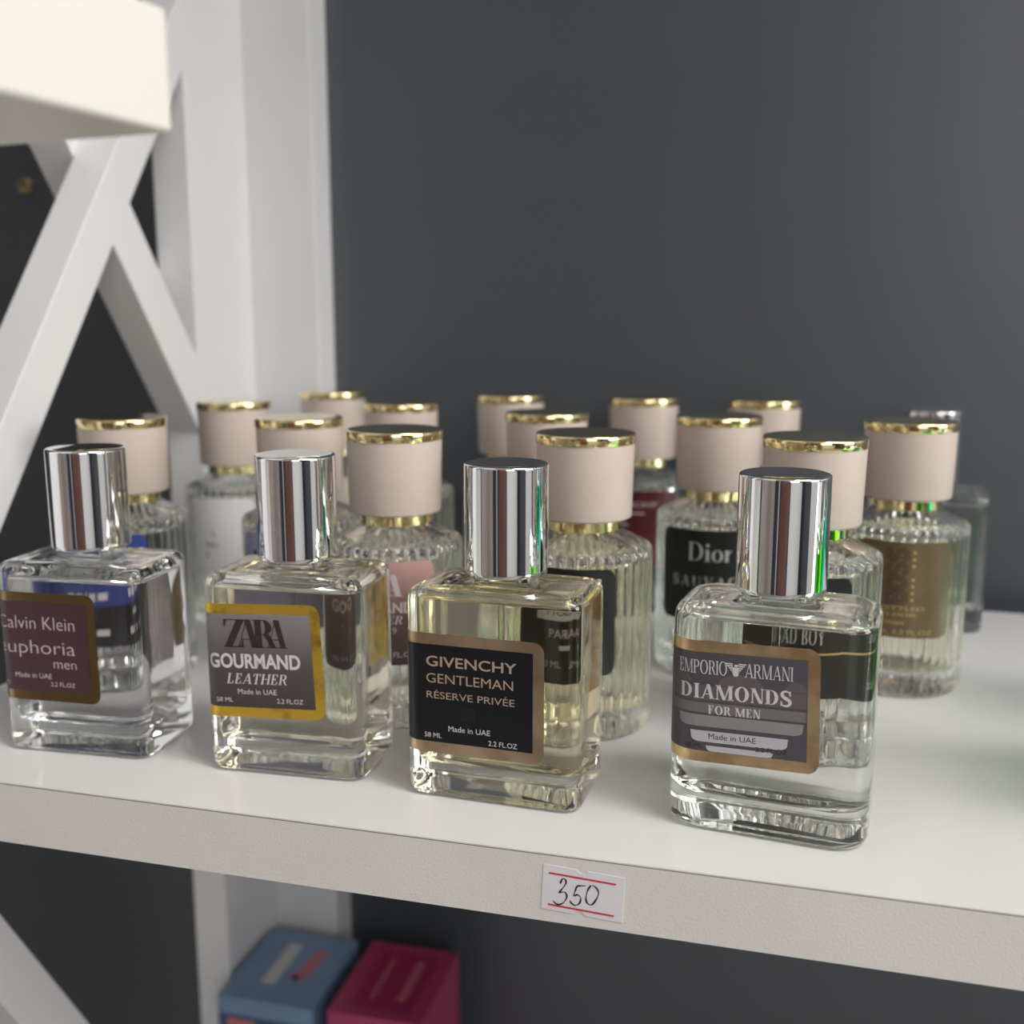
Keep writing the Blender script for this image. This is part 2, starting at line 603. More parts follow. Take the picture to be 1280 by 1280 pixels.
    if ch == 'N':
        rc(.10, 0, .10 + H * 1.2, 1)
        rc(.02, 0, .22, H)
        rc(.02, 1 - H, .12 + T, 1)
        diag(.74 - T, .08, T)
        rc(.74 - H, 0, .74, 1)
        rc(.64, 1 - H, .84, 1)
        return P, .84
    if ch == 'Z':
        diag(.04, .60 - T * .4, T * 1.2)
        rc(.06, 1 - H, .70, 1)
        rc(.04, 0, .70, H)
        P.append([(.06, .74), (.06 + H, .74), (.18, 1), (.06, 1)])
        P.append([(.70 - H, .26), (.70, .26), (.70, 0), (.58, 0)])
        return P, .74
    if ch == 'S':
        pts = smooth_path([(.56, .76), (.50, .93), (.33, .985), (.15, .92), (.10, .75), (.20, .60), (.38, .48), (.54, .36), (.57, .20), (.48, .06), (.29, .012), (.13, .07), (.07, .25)])
        n = len(pts)
        ws = [H + (T * 1.05 - H) * max(0, math.sin(math.pi * i / (n - 1))) ** 1.5 for i in range(n)]
        P += stroke(pts, ws)
        rc(.56 - H / 2, .68, .56 + H, 1)
        rc(.07 - H, 0, .07 + H / 2, .32)
        return P, .66
    if ch == 'i':
        rc(.06, 0, .06 + T, .62)
        rc(0, 0, .12 + T, H)
        rc(0, .62 - H, .08, .62)
        bowl(.06 + T / 2, .86, T * .6, T * .6, 0, 360, T * .6, T * .6, 12)
        return P, T + .16
    if ch == 'o':
        bowl(.31, .31, .29, .33, 0, 360, T * .9, H, 24)
        return P, .64
    if ch == 'r':
        rc(.06, 0, .06 + T, .62)
        rc(0, 0, .12 + T, H)
        rc(0, .62 - H, .08, .62)
        P += stroke(smooth_path([(.06 + T, .42), (.22 + T * .5, .58), (.36, .56)], 6), [H] * 6 + [H + (T - H) * k / 6 for k in range(7)])
        return P, .42
    return P, .5


def serif_polys(text, T=.17, H=.045, gap=.04, slant=0.0):
    out, x = [], 0
    for ch in text:
        P, adv = glyph(ch, T, H)
        for p in P:
            out.append([(x + a + slant * b, b) for a, b in p])
        x += adv + gap
    return out


class Print:
    """flat print in label coordinates (u, v) mm, later laid on a surface"""

    def __init__(s):
        s.p = []
        s.layer = 0

    def up(s):
        s.layer += 1            # later ink is printed over the earlier one

    def fit(s, polys, u0, v0, w, h, mi, vtop=None, vbot=None):
        xs = [a for p in polys for a, b in p]
        x0, x1 = min(xs), max(xs)
        y0 = 0 if vbot is None else vbot
        y1 = (max(b for p in polys for a, b in p)) if vtop is None else vtop
        k, q = w / (x1 - x0), h / (y1 - y0)
        for p in polys:
            s.p.append(([(u0 + (a - x0) * k, v0 + (b - y0) * q) for a, b in p], mi, s.layer))

    def sans(s, t, u0, v0, w, h, mi, bold=0.0):
        s.fit(font_polys(t, bold), u0, v0, w, h, mi, vtop=.69)

    def serif(s, t, u0, v0, w, h, mi, **k):
        s.fit(serif_polys(t, **k), u0, v0, w, h, mi, vtop=1)

    def rect(s, u0, v0, u1, v1, mi):
        s.p.append(([(u0, v0), (u1, v0), (u1, v1), (u0, v1)], mi, s.layer))

    def poly(s, pts, mi):
        s.p.append((pts, mi, s.layer))

    def lay(s, name, mats, parent, surf, off, cuts, tilt=0.0, pivot=(0, 0), du=0.0):
        bm = bmesh.new()
        for pts, mi, ly in s.p:
            try:
                f = bm.faces.new([bm.verts.new((a + du, b, ly * .012)) for a, b in pts])
                f.material_index = mi
            except ValueError:
                pass
        for c in cuts:
            bmesh.ops.bisect_plane(bm, geom=bm.verts[:] + bm.edges[:] + bm.faces[:], dist=1e-5, plane_co=(c, 0, 0), plane_no=(1, 0, 0))
        bmesh.ops.recalc_face_normals(bm, faces=bm.faces)
        for f in bm.faces:
            if f.normal.z < 0:
                f.normal_flip()
        ct, st = math.cos(tilt), math.sin(tilt)
        for v in bm.verts:
            a, b = v.co.x - pivot[0], v.co.y - pivot[1]
            p = surf(pivot[0] + a * ct - b * st, pivot[1] + a * st + b * ct, off + v.co.z)
            v.co = Vector(p) * .001
        me = bpy.data.meshes.new(name)
        bm.to_mesh(me)
        bm.free()
        for m in mats:
            me.materials.append(M[m])
        me.shade_smooth()
        me.set_sharp_from_angle(angle=R(40))
        o = bpy.data.objects.new(name, me)
        COL.objects.link(o)
        o.parent = parent
        return o


def rounded(u0, v0, u1, v1, r, left=True):
    """outline with rounded corners (right ones only when left is False)"""
    pts = []
    cs = [(u1 - r, v1 - r, 0), (u0 + r, v1 - r, 90), (u0 + r, v0 + r, 180), (u1 - r, v0 + r, 270)]
    for cx, cy, a in cs:
        if a in (90, 180) and not left:
            pts.append((u0, v1) if a == 90 else (u0, v0))
            continue
        for k in range(9):
            t = R(a + 90 * k / 8)
            pts.append((cx + r * math.cos(t), cy + r * math.sin(t)))
    return pts


# ------------------------------------------------------------------ square front row bottles
def rrect(hw, hd, r, nc=7):
    pts = []
    for cx, cy, a in ((hw - r, hd - r, 0), (-hw + r, hd - r, 90), (-hw + r, -hd + r, 180), (hw - r, -hd + r, 270)):
        for k in range(nc):
            t = R(a + 90 * k / (nc - 1))
            pts.append((cx + r * math.cos(t), cy + r * math.sin(t)))
    return pts


def to_circle(pts, rad, t):
    out = []
    for x, y in pts:
        a = math.atan2(y, x)
        out.append((x * (1 - t) + rad * math.cos(a) * t, y * (1 - t) + rad * math.sin(a) * t))
    return out


def at(pts, z):
    return [(x, y, z) for x, y in pts]


def square_bottle(label, loc, rot, hw, hd, r, liquid, foil, spec, ring_group, z_level=52.0):
    t = thing('perfume_bottle', label, 'perfume bottle', (loc[0], loc[1], 0.0002), rot, ring_group)
    o_ = lambda i, z, rr=None: at(rrect(hw - i, hd - i, max(.8, (rr if rr else r) - i * .6)), z)
    top = rrect(hw - 3.6, hd - 3.6, max(1, r - 2))
    wall = 3.0
    ir = max(2.2, r - 2.2)
    inn = lambda i, z: at(rrect(hw - wall - i, hd - wall - i, max(.8, ir - i * .5)), z)
    itop = rrect(hw - wall - 3, hd - wall - 3, max(1.5, ir - 2))
    mb = MB()
    mb.rings([at(rrect(hw - 5.5, hd - 5.5, max(1.2, r - 3.5)), .9), o_(3.4, .5), o_(2.2, 0), o_(1.4, .12), o_(.7, .55), o_(.2, 1.3), o_(0, 2.2),
              o_(0, 20), o_(0, 38), o_(0, 54.2), o_(.2, 55.3), o_(.7, 56.3), o_(1.5, 57.0), o_(2.6, 57.4), at(top, 57.55),
              at(to_circle(top, 9.5, .45), 57.25), at(to_circle(top, 9.5, .8), 57.3), at(to_circle(top, 9.0, 1), 57.9),
              at(to_circle(top, 8.4, 1), 58.6), at(to_circle(top, 8.2, 1), 60.8)], 0, True, True)
    neck = [inn(0, z_level), inn(0, z_level + .3), inn(.5, z_level + .8), inn(1.6, z_level + 1.2), at(itop, z_level + 1.5),
            at(to_circle(itop, 5.5, .6), z_level + 1.8), at(to_circle(itop, 4.6, 1), z_level + 2.6), at(to_circle(itop, 4.4, 1), 60.2)]
    mb.rings(neck, 0, False, True, flip=True)
    mb.build('glass_body', M['glass'], t, smooth=50)
    lb = MB()
    zb = 8.6
    rows = [inn(7, zb + .9), inn(4.5, zb + .35), inn(2.6, zb), inn(1.3, zb + .25), inn(.5, zb + .9), inn(0, zb + 2.2), inn(0, 30), inn(0, z_level)]
    lb.rings(rows, 0, True, False)
    n = len(rows[0])
    lb.rings([inn(0, z_level), inn(.5, z_level - .25), inn(1.5, z_level - .4)], 1, False, True)
    wl, tl = liquid
    lb.build('perfume', [wl, tl], t, smooth=50, weld=True)
    mb = MB()
    mb.lathe([(1.0, 21), (1.0, z_level - .8)], 12, 0, True, True)
    mb.build('dip_tube', M['tube'], t)
    mb = MB()
    cr = 11.25
    mb.lathe([(cr - 1.2, 60.5), (cr - .5, 60.4), (cr - .15, 60.6), (cr - .03, 61.0), (cr, 61.8), (cr, 62.2), (cr, 75), (cr, 88.9), (cr, 89.2), (cr - .12, 89.55), (cr - .45, 89.8), (cr - .9, 89.85), (cr - 2.0, 89.75), (cr - 6, 89.55), (2, 89.45)], 96)
    mb.build('cap', M['chrome'], t, smooth=40)

    # the label, laid round the left corner of the body
    flat = hw - r

    def surf(u, v, off):
        if -flat <= u <= flat:
            return (u, -hd - off, v)
        s = -1 if u < 0 else 1
        a = (abs(u) - flat) / r
        if a <= math.pi / 2:
            return (s * (flat + (r + off) * math.sin(a)), -hd + r - (r + off) * math.cos(a), v)
        return (s * (hw + off), -hd + r + (abs(u) - flat - r * math.pi / 2), v)
    u_left = -(flat + r * 1.57 + 2.8)
    cuts = [-(flat + r * 1.57 * k / 8) for k in range(9)]
    (v0, v1, u1, b, tilt, panel, mats, draw, du) = spec
    fp = Print()
    fp.poly(rounded(u_left, v0, u1, v1, 3.0, left=False), 0)
    lab = fp.lay('label', [foil], t, surf, .10, cuts, tilt, (0, v0), du)
    pp = Print()
    pp.rect(u_left + .2, v0 + b, u1 - b, v1 - b, 0)
    pp.lay('label_panel', [panel], lab, surf, .14, cuts, tilt, (0, v0), du)
    lp = Print()
    draw(lp)
    lp.lay('lettering', mats, lab, surf, .18, cuts, tilt, (0, v0), du)
    return t


def liquid_mats(name, col):
    return (glass(name + '_inside_glass', col, NL / NG), glass(name + '_surface', col, NL))


def draw_euphoria(p):
    p.sans('Calvin Klein', -22.9, 38.0, 25.3, 3.9, 0, -.012)
    p.sans('euphoria', -23.4, 30.6, 25.5, 4.1, 0, -.012)
    p.sans('men', -5.2, 26.4, 7.4, 3.0, 0, -.010)
    p.sans('Made in UAE', -18.1, 23.1, 12.0, 1.5, 0)
    p.sans('58 ML', -24.4, 20.7, 4.4, 1.2, 0)
    p.sans('2.2 FL.OZ', -6.6, 20.9, 7.9, 1.3, 0)


def draw_gourmand(p):
    # tall overlapping high contrast capitals
    T, H = .22, .03
    g = []

    def put(ch, x, sx):
        P, adv = glyph(ch, T, H)
        for q in P:
            g.append([(x + a * sx, b) for a, b in q])
    put('Z', 0, .95)
    put('A', .42, .88)
    put('R', .98, .95)
    put('A', 1.38, .80)
    p.fit(g, -15.6, 37.6, 18.9, 8.0, 0, vtop=1)
    p.sans('GOURMAND', -20.7, 31.7, 27.4, 3.9, 1, .030)
    p.serif('LEATHER', -15.9, 27.0, 18.2, 3.0, 1, T=.16, H=.06, gap=.05, slant=.24)
    p.sans('Made in UAE', -12.7, 24.0, 11.7, 1.5, 1)
    p.sans('58 ML', -19.4, 21.6, 5.0, 1.25, 1)
    p.sans('2.2 FL.OZ', -1.1, 21.6, 7.8, 1.3, 1)


def draw_gent(p):
    p.sans('GIVENCHY', -17.6, 36.9, 25.0, 2.75, 0, .012)
    p.sans('GENTLEMAN', -17.6, 32.3, 24.1, 2.6, 0, -.002)
    p.sans('R\u00c9SERVE PRIV\u00c9E', -17.6, 28.0, 24.5, 1.9, 0)
    # tone on tone square emblem
    for cx in (-7.1, -4.9):
        for cy in (25.2, 23.3):
            for x0, y0, x1, y1 in ((-.95, .55, .95, .8), (-.95, -.8, .95, -.55), (-.95, -.8, -.65, .8), (-.2, -.1, .95, .15), (.65, -.8, .95, .15)):
                p.rect(cx + x0, cy + y0, cx + x1, cy + y1, 2)
    p.sans('Made in UAE', -11.5, 19.2, 11.7, 1.5, 1)
    p.sans('58 ML', -18.3, 17.0, 4.8, 1.3, 1)
    p.sans('2.2 FL.OZ', -.3, 16.5, 7.9, 1.35, 1)


def draw_diamond(p):
    # large faded emblem of stacked bars behind the print
    def bar(u0, u1, v1, h, rr, mi):
        pts = [(u0, v1), (u0 + .2, v1 - h * .5)]
        for k in range(5):
            t = R(180 + 90 * k / 4)
            pts.append((u0 + rr + (rr - .2) * math.cos(t), v1 - h + rr * .5 + rr * .5 * math.sin(t)))
        for k in range(5):
            t = R(270 + 90 * k / 4)
            pts.append((u1 - rr + (rr - .2) * math.cos(t), v1 - h + rr * .5 + rr * .5 * math.sin(t)))
        pts += [(u1 - .2, v1 - h * .5), (u1, v1)]
        p.poly(pts, mi)
    half = [(math.cos(R(a)), math.sin(R(a))) for a in range(0, 181, 15)]
    p.poly([(-6.5 + 5.6 * c, 38.9 + 3.2 * s) for c, s in half], 3)
    p.poly([(6.6 + 2.6 * c, 38.9 + 2.6 * s) for c, s in half], 3)
    p.poly([(-21.5 + 3.0 * c, 39.3 + 2.6 * s) for c, s in half], 3)
    p.rect(-25, 34.8, 9.0, 38.7, 3)
    p.rect(-25, 31.6, 9.0, 34.2, 4)
    bar(-22.2, 8.5, 31.0, 3.0, 2.6, 5)
    bar(-19.0, 4.9, 26.9, 2.9, 2.4, 6)
    bar(-15.1, 1.4, 23.1, 1.45, 1.4, 6)
    p.up()
    p.serif('EMPORIO', -22.2, 41.6, 12.3, 3.5, 0, T=.13, H=.05, gap=.02)
    p.serif('ARMANI', -5.6, 41.6, 11.5, 3.5, 0, T=.13, H=.05, gap=.02)
    # winged emblem between the two words
    for k in range(6):
        v = 44.9 - k * .52
        x0, x1 = 2.7 - k * .42, .75 - k * .05
        for s in (-1, 1):
            p.poly([(-7.8 + s * x0, v), (-7.8 + s * x1, v), (-7.8 + s * x1, v - .34), (-7.8 + s * (x0 - .3), v - .34)], 0)
    p.poly([(-8.5, 43.9), (-7.1, 43.9), (-7.1, 42.0), (-7.45, 41.6), (-8.15, 41.6), (-8.5, 42.0)], 0)
    p.poly([(-8.1, 44.6), (-7.1, 44.6), (-7.4, 44.0), (-8.1, 44.0)], 0)
    p.serif('DIAMONDS', -21.7, 35.3, 27.3, 3.75, 0, T=.21, H=.06, gap=.04)
    p.serif('FOR MEN', -14.5, 31.4, 12.8, 2.25, 0, T=.2, H=.07, gap=.06)
    p.sans('Made in UAE', -14.4, 24.9, 11.6, 1.45, 1)
    p.sans('58 ML', -20.5, 22.3, 4.6, 1.2, 2)
    p.sans('2.2 FL.OZ', -2.9, 22.9, 7.6, 1.25, 2)


GF = 'square glass perfume bottles along the front edge'
SPEC = {
    1: (16.2, 49.0, 9.3, 2.9, 0.0, 'burgundy', ['ink_pink'], draw_euphoria, 0),
    2: (17.2, 50.0, 13.2, 2.9, .038, 'grey_fade', ['ink_brown', 'ink_white'], draw_gourmand, 0),
    3: (12.8, 45.8, 14.8, 3.0, 0.0, 'black_print', ['ink_tan', 'ink_white', 'ink_char'], draw_gent, 0),
    4: (18.7, 50.0, 12.2, 2.9, .030, 'slate_print', ['ink_white', 'ink_black', 'ink_char', 'ink_shade', 'ink_mid', 'ink_grey', 'ink_light'], draw_diamond, .8),
}
square_bottle('square clear perfume bottle with burgundy label, leftmost in the front row', (-.2033, .0364), 3.2, 23.4, 15, 4.4,
              liquid_mats('clear_perfume', (.975, .97, .975)), 'foil_refl_dark', SPEC[1], GF)
square_bottle('square perfume bottle with grey gradient label in a bright yellow gold border', (-.1368, .0385), 2.6, 23.4, 15, 4.6,
              liquid_mats('straw_perfume', (.985, .972, .93)), 'foil_refl_yellow', SPEC[2], GF, 53.2)
square_bottle('square perfume bottle of yellow perfume with black label and gold border reflecting bronze', (-.0746, .0361), -2.5, 24.3, 14.6, 4.6,
              liquid_mats('yellow_perfume', (.98, .95, .85)), 'foil_refl_bronze', SPEC[3], GF, 54.2)
square_bottle('square perfume bottle with slate grey label of white bars, nearest at the right', (-.0031, .0354), -6.5, 24.7, 15.6, 8.0,
              liquid_mats('pale_perfume', (.985, .985, .965)), 'foil_gold', SPEC[4], GF, 54.2)


square_bottle('square bottle of bright green perfume standing right of the slate grey labelled one', (.112, .060), 65, 23.4, 15, 4.6,
              liquid_mats('green_perfume', (.42, .98, .16)), 'foil_gold', (17, 49, 6, 2.9, 0.0, 'black_print', ['ink_white'], lambda p: p.rect(-15, 30, -6, 31, 0), 0), 'square glass perfume bottles')
square_bottle('square bottle of teal perfume behind the bright green one', (.146, .122), 60, 23.4, 15, 4.6,
              liquid_mats('teal_perfume', (.10, .85, .72)), 'foil_gold', (17, 49, 6, 2.9, 0.0, 'black_print', ['ink_white'], lambda p: p.rect(-15, 30, -6, 31, 0), 0), 'square glass perfume bottles')


# the plain one at the very back right, label side not in view
def draw_none(p):
    p.rect(-15, 30, -6, 31, 0)


square_bottle('square clear bottle with chrome cap standing at the back right by the wall', (.0525, .2385), -4, 23.6, 14.5, 5.0,
              liquid_mats('clear_back_perfume', (.97, .98, .97)), 'foil_gold',
              (17, 49, 4, 2.9, 0.0, 'black_print', ['ink_white'], draw_none, 0), 'square glass perfume bottles')

# ------------------------------------------------------------------ fluted bottles with beige caps
RB, NF = 21.4, 40


def fl(rad, depth, z, per=8):
    pts = []
    n = NF * per
    for i in range(n):
        a = 2 * math.pi * i / n
        f = 1 - abs(math.cos(NF * a / 2))
        rr = rad - depth * f
        pts.append((rr * math.cos(a), rr * math.sin(a), z))
    return pts


_mb = MB()
_mb.rings([fl(15, 0, .8), fl(18.2, 0, .25), fl(19.2, 0, 0), fl(20.3, .1, .45), fl(20.9, .35, 1.4), fl(RB, .65, 2.6), fl(RB, .65, 20), fl(RB, .65, 40), fl(RB, .65, 55.8),
           fl(RB - .2, .6, 57.0), fl(RB - .8, .5, 57.9), fl(RB - 1.6, .3, 58.4), fl(18.6, .02, 58.9), fl(16, 0, 60.3), fl(13.2, 0, 61.6), fl(11.2, 0, 62.8), fl(10, 0, 63.4), fl(9.4, 0, 65)], 0, True, True)
CR = 17.6
LV = 53.5
c_ = lambda r, z: [(r * math.cos(2 * math.pi * i / 96), r * math.sin(2 * math.pi * i / 96), z) for i in range(96)]
_mb.rings([c_(CR, LV), c_(CR - .1, LV + .8), c_(CR - 1, LV + 2), c_(CR - 3, LV + 3.2), c_(10, LV + 5), c_(7, LV + 7), c_(6, 64.4)], 0, False, True, flip=True)
_glass = _mb.build('glass_body', M['glass'], None, smooth=28)
_mb = MB()
_mb.rings([c_(8, 9.4), c_(14, 8.3), c_(16.2, 8.2), c_(17.2, 8.9), c_(CR, 10.3), c_(CR, 30), c_(CR, LV)], 0, True, False)
_mb.rings([c_(CR, LV), c_(CR - .6, LV - .3), c_(CR - 2, LV - .4)], 1, False, True)
_liq = _mb.build('perfume', [M['glass'], M['glass']], None, smooth=40, weld=True)
_mb = MB()
_mb.lathe([(1.1, 12), (1.1, LV - .8)], 12)
_tube = _mb.build('dip_tube', M['tube'], None)
_mb = MB()
_mb.lathe([(9.8, 62.9), (11.3, 62.9), (11.5, 63.1), (11.5, 66.6), (10, 66.6)], 64)
_col = _mb.build('collar', M['gold'], None, smooth=40)
_mb = MB()
_mb.lathe([(11.5, 66.5), (14.1, 66.5), (14.5, 66.75), (14.65, 67.2), (15.15, 89.6), (14.9, 89.6)], 96)
_cap = _mb.build('cap', M['beige'], None, smooth=40)
_mb = MB()
_mb.lathe([(14.6, 89.6), (15.3, 89.6), (15.4, 89.75), (15.4, 92.1), (15.25, 92.5), (14.9, 92.7), (14.3, 92.75), (10, 92.65), (3, 92.6)], 96)
_rim = _mb.build('rim', M['gold'], None, smooth=40)
_first = True
LIQ = {}


def cyl(u, v, off):
    a = u / RB
    return ((RB + off) * math.sin(a), -(RB + off) * math.cos(a), v)


CUTS = [k * 1.5 for k in range(-16, 17)]


def fluted(label, loc, rot, liquid, panel, half_deg, mats=None, draw=None, v0=21.4, v1=54.2):
    global _first
    t = thing('perfume_bottle', label, 'perfume bottle', (loc[0], loc[1], 0.0002), rot, 'fluted perfume bottles with beige caps')
    cp = lambda o: o if _first else o.copy()
    parts = []
    for o in (_glass, _liq, _tube, _col, _cap):
        c = cp(o)
        if not _first:
            COL.objects.link(c)
        c.parent = t
        parts.append(c)
    r = cp(_rim)
    if not _first:
        COL.objects.link(r)
    r.parent = parts[4]
    _first = False
    if liquid not in LIQ:
        LIQ[liquid] = liquid_mats('perfume_%d' % len(LIQ), liquid)
    for i in (0, 1):
        parts[1].material_slots[i].link = 'OBJECT'
        parts[1].material_slots[i].material = LIQ[liquid][i]
    hu = RB * R(half_deg)
    p = Print()
    p.poly(rounded(-hu, v0, hu, v1, 3.2), 0)
    lab = p.lay('label', [panel], t, cyl, .12, CUTS)
    if draw:
        lp = Print()
        draw(lp)
        lp.lay('lettering', mats, lab, cyl, .18, CUTS)
    return t


def d_blue(p):
    p.rect(-7, 38.0, -4.4, 44.5, 0)
    p.rect(-8, 43.0, -3.4, 44.0, 0)
    p.rect(3.2, 37.0, 5.8, 41.6, 0)
    p.up()
    p.rect(3.8, 37.8, 5.2, 40.6, 1)
    for k, (u, w) in enumerate(((-4.5, 2.2), (-1.5, 1.6), (.9, 3.0), (4.7, 2.6))):
        p.rect(u, 31.4 + (k % 2) * .3, u + w, 33.6, 0)
    for u in (0, .8, 1.6, 2.4, 3.2):
        p.rect(u, 26.8, u + .5, 28.4, 0)
    for u, w in ((-9, 1.2), (-5, 1.2), (-.4, 1.0), (2.6, .7), (4.2, 3.5)):
        p.rect(u, 21.6, u + w, 23.6, 0)


def d_white(p):
    p.sans('L', -3.5, 38.6, 1.7, 2.6, 0)
    p.sans('EAU', -6.6, 34.0, 5.4, 2.3, 0)
    p.rect(-6.2, 29.5, -5.7, 32, 0)


def d_lilac(p):
    for k in range(7):
        p.rect(-11 + k * 3.3, 46 + (k % 3) * .3, -9.4 + k * 3.3, 48, 0)
    for k in range(5):
        p.rect(-8 + k * 3.5, 39, -6 + k * 3.5, 41, 0)


def d_pink(p):
    g = []
    for ch, x, sx in (('Z', 0, .95), ('A', .42, .88), ('R', .98, .95), ('A', 1.38, .80)):
        for q in glyph(ch, .24, .035)[0]:
            g.append([(x + a * sx, b) for a, b in q])
    p.fit(g, -10.5, 43.4, 19.8, 6.8, 0, vtop=1)
    p.sans('GOURMAND', -13.0, 38.2, 25.5, 3.2, 0, .03)
    p.serif('LEATHER', -8.5, 34.6, 17.5, 2.6, 0, T=.16, H=.06, gap=.05, slant=.24)
    p.sans('No.9', 1.5, 31.6, 5.6, 1.9, 0)
    p.sans('100 ML', -13.6, 24.0, 7.5, 1.7, 0)
    p.sans('3.3 FL.OZ', 2.0, 24.0, 11, 1.7, 0)


def d_homme(p):
    p.rect(-8, 38.3, 10.4, 51.3, 0)
    p.up()
    p.sans('HOMME', -4.6, 39.6, 12.5, 2.4, 1)
    p.sans('PARFUM', -4.0, 34.0, 11.5, 2.2, 0)
    p.rect(-1, 31.0, 8.0, 32.2, 2)
    p.sans('100 ML', -7.5, 26.2, 7, 1.8, 2)
    p.rect(3.0, 25.8, 7.2, 28.4, 2)


def d_maroon(p):
    p.sans('GIVENCHY', -12, 47.3, 24, 2.1, 0)
    p.rect(-3.5, 44.3, 6.5, 44.9, 0)
    p.rect(-3.5, 39.0, -.5, 40.0, 0)


def d_silver(p):
    p.serif('Dior', -7.4, 43.3, 15.3, 6.6, 0, T=.15, H=.04, gap=.02)
    p.serif('SAUVAGE', -13.4, 34.0, 27, 3.6, 0, T=.17, H=.05, gap=.28)


def d_bad(p):
    p.rect(-14.5, 32.2, 14.5, 32.6, 1)
    p.serif('BAD BOY', -5.2, 34.6, 12.4, 3.5, 0, T=.16, H=.05, gap=.05)
    p.sans('3.3 FL.OZ', -2.5, 24.4, 8.5, 1.5, 2)


def d_sideways(p):
    # outlined capitals running up the label
    path = {'B': [[(0, 0), (0, 1), (.45, 1), (.6, .88), (.6, .66), (.45, .53), (0, .53)], [(.45, .53), (.64, .40), (.64, .14), (.48, 0), (0, 0)]],
            'O': [[(.32, 0), (.08, .14), (0, .5), (.08, .86), (.32, 1), (.56, .86), (.64, .5), (.56, .14), (.32, 0)]],
            'S': [[(.58, .82), (.45, 1), (.15, 1), (.02, .85), (.05, .65), (.55, .38), (.6, .16), (.45, 0), (.15, 0), (.0, .18)]]}
    x = 0
    for ch in 'BOSS':
        for pl in path[ch]:
            for w, mi in ((.23, 0), (.12, 2)):
                p.layer = mi
                for q in stroke(pl, [w] * len(pl)):
                    # turned a quarter: advance runs upward, cap height runs to the left
                    p.poly([(.9 - b * 5.6, 33.6 + (x + a) * 5.9) for a, b in q], mi)
        x += .82
    for k in range(8):
        if k != 4:
            p.rect(2.8, 34.2 + k * 2.3, 3.7, 35.1 + k * 2.3, 1)
    p.sans('BOTTLED', -8.5, 31.0, 16, 1.3, 1)
    p.sans('ELIXIR', -6.5, 28.9, 11.5, 1.1, 1)
    p.sans('man', -5.2, 25.9, 6.2, 1.9, 1)
    p.sans('100 ML 3.3 FL.OZ', -12.5, 22.6, 23, 1.6, 1)


def d_plain(p):
    p.rect(-6, 44, 6, 46.5, 0)
    p.rect(-4, 38, 4, 39.4, 0)


CLR = (.985, .985, .975)
PALE = (.985, .98, .95)
STRAW = (.985, .97, .90)
fluted('fluted bottle with beige cap and blue label, leftmost, behind the burgundy labelled bottle', (-.2325, .0970), 4, CLR, 'blue_black', 46, ['ink_white', 'box_blue'], d_blue, 17.5)
fluted('fluted bottle with beige cap and white label, in front of the white rack post', (-.2312, .1735), 8, CLR, 'white_label', 40, ['ink_black'], d_white)
fluted('fluted beige capped bottle peeping over the chrome cap of the grey labelled bottle', (-.1720, .1135), 4, PALE, 'lilac_label', 46, ['ink_black'], d_lilac)
fluted('fluted bottle at the back beside the post, leftmost beige cap of the rearmost row', (-.2155, .2385), 0, CLR, 'cream_label', 44, ['ink_brown'], d_plain)
fluted('fluted beige capped bottle right behind the bottle with the pink and brown label', (-.1600, .1830), 0, CLR, 'cream_label', 44, ['ink_brown'], d_plain)
fluted('fluted bottle with beige cap and pink to brown gradient label', (-.1246, .0838), 1, PALE, 'pink_fade', 52, ['ink_pink'], d_pink)
fluted('rearmost fluted beige capped bottle left of centre, partly behind another beige cap', (-.1280, .2385), 0, CLR, 'cream_label', 44, ['ink_brown'], d_plain)
fluted('fluted beige capped bottle behind the one with a white square on its black label', (-.0917, .1557), 0, PALE, 'cream_label', 44, ['ink_brown'], d_plain)
fluted('fluted beige capped bottle with white square on black label, behind the yellow perfume', (-.0639, .0895), -3, STRAW, 'black_label', 40, ['ink_light', 'ink_black', 'ink_silver'], d_homme)
fluted('rearmost fluted bottle with beige cap and maroon label', (-.0672, .2385), -6, CLR, 'maroon_label', 55, ['ink_pink'], d_maroon)
fluted('fluted bottle with beige cap and black label in tall silver serif lettering', (-.0285, .1585), -1, CLR, 'black_label', 50, ['ink_silver'], d_silver)
fluted('rearmost fluted bottle furthest right, only its beige cap showing', (-.0155, .2385), 0, CLR, 'cream_label', 44, ['ink_brown'], d_plain)
fluted('fluted bottle with beige cap hidden behind the slate grey labelled square bottle', (.0043, .0967), -7, CLR, 'black_label', 41, ['ink_silver', 'ink_gold', 'ink_silver'], d_bad)
fluted('fluted bottle with beige cap and brown gold label with sideways lettering, furthest right', (.0366, .1560), -4, STRAW, 'brown_gold_label', 44, ['ink_black', 'ink_gold', 'brown_gold_label'], d_sideways)

# ------------------------------------------------------------------ price sticker on the shelf edge
tg = thing('price_tag', 'white paper price sticker with red lines and handwritten 350 on the shelf edge', 'price tag', (-.0457, -.00002, -.0092), 0)
tg.rotation_euler = (0, R(2.6), 0)
W_, H_ = 10.0, 5.85
out = [(-W_, -H_)] + [(-.5 + 1.3 * math.cos(R(a)) * 1.0, -H_ + .9 * math.sin(R(a))) for a in range(180, -1, -15)] + [(W_, -H_), (W_, H_)] \
    + [(-.3 + 1.3 * math.cos(R(a)), H_ - .9 * math.sin(R(a))) for a in range(0, 181, 15)] + [(-W_, H_)]
mb = MB()
n = len(out)
mb.rings([[(x, 0, z) for x, z in out], [(x, -.12, z) for x, z in out]], 0, False, False)
mb.f.append(tuple(range(n, 2 * n)))
mb.m.append(0)
o = mb.build('paper', M['paper'], tg, smooth=0)
bm = bmesh.new()
bm.from_mesh(o.data)
bmesh.ops.recalc_face_normals(bm, faces=bm.faces)
bm.to_mesh(o.data)
bm.free()
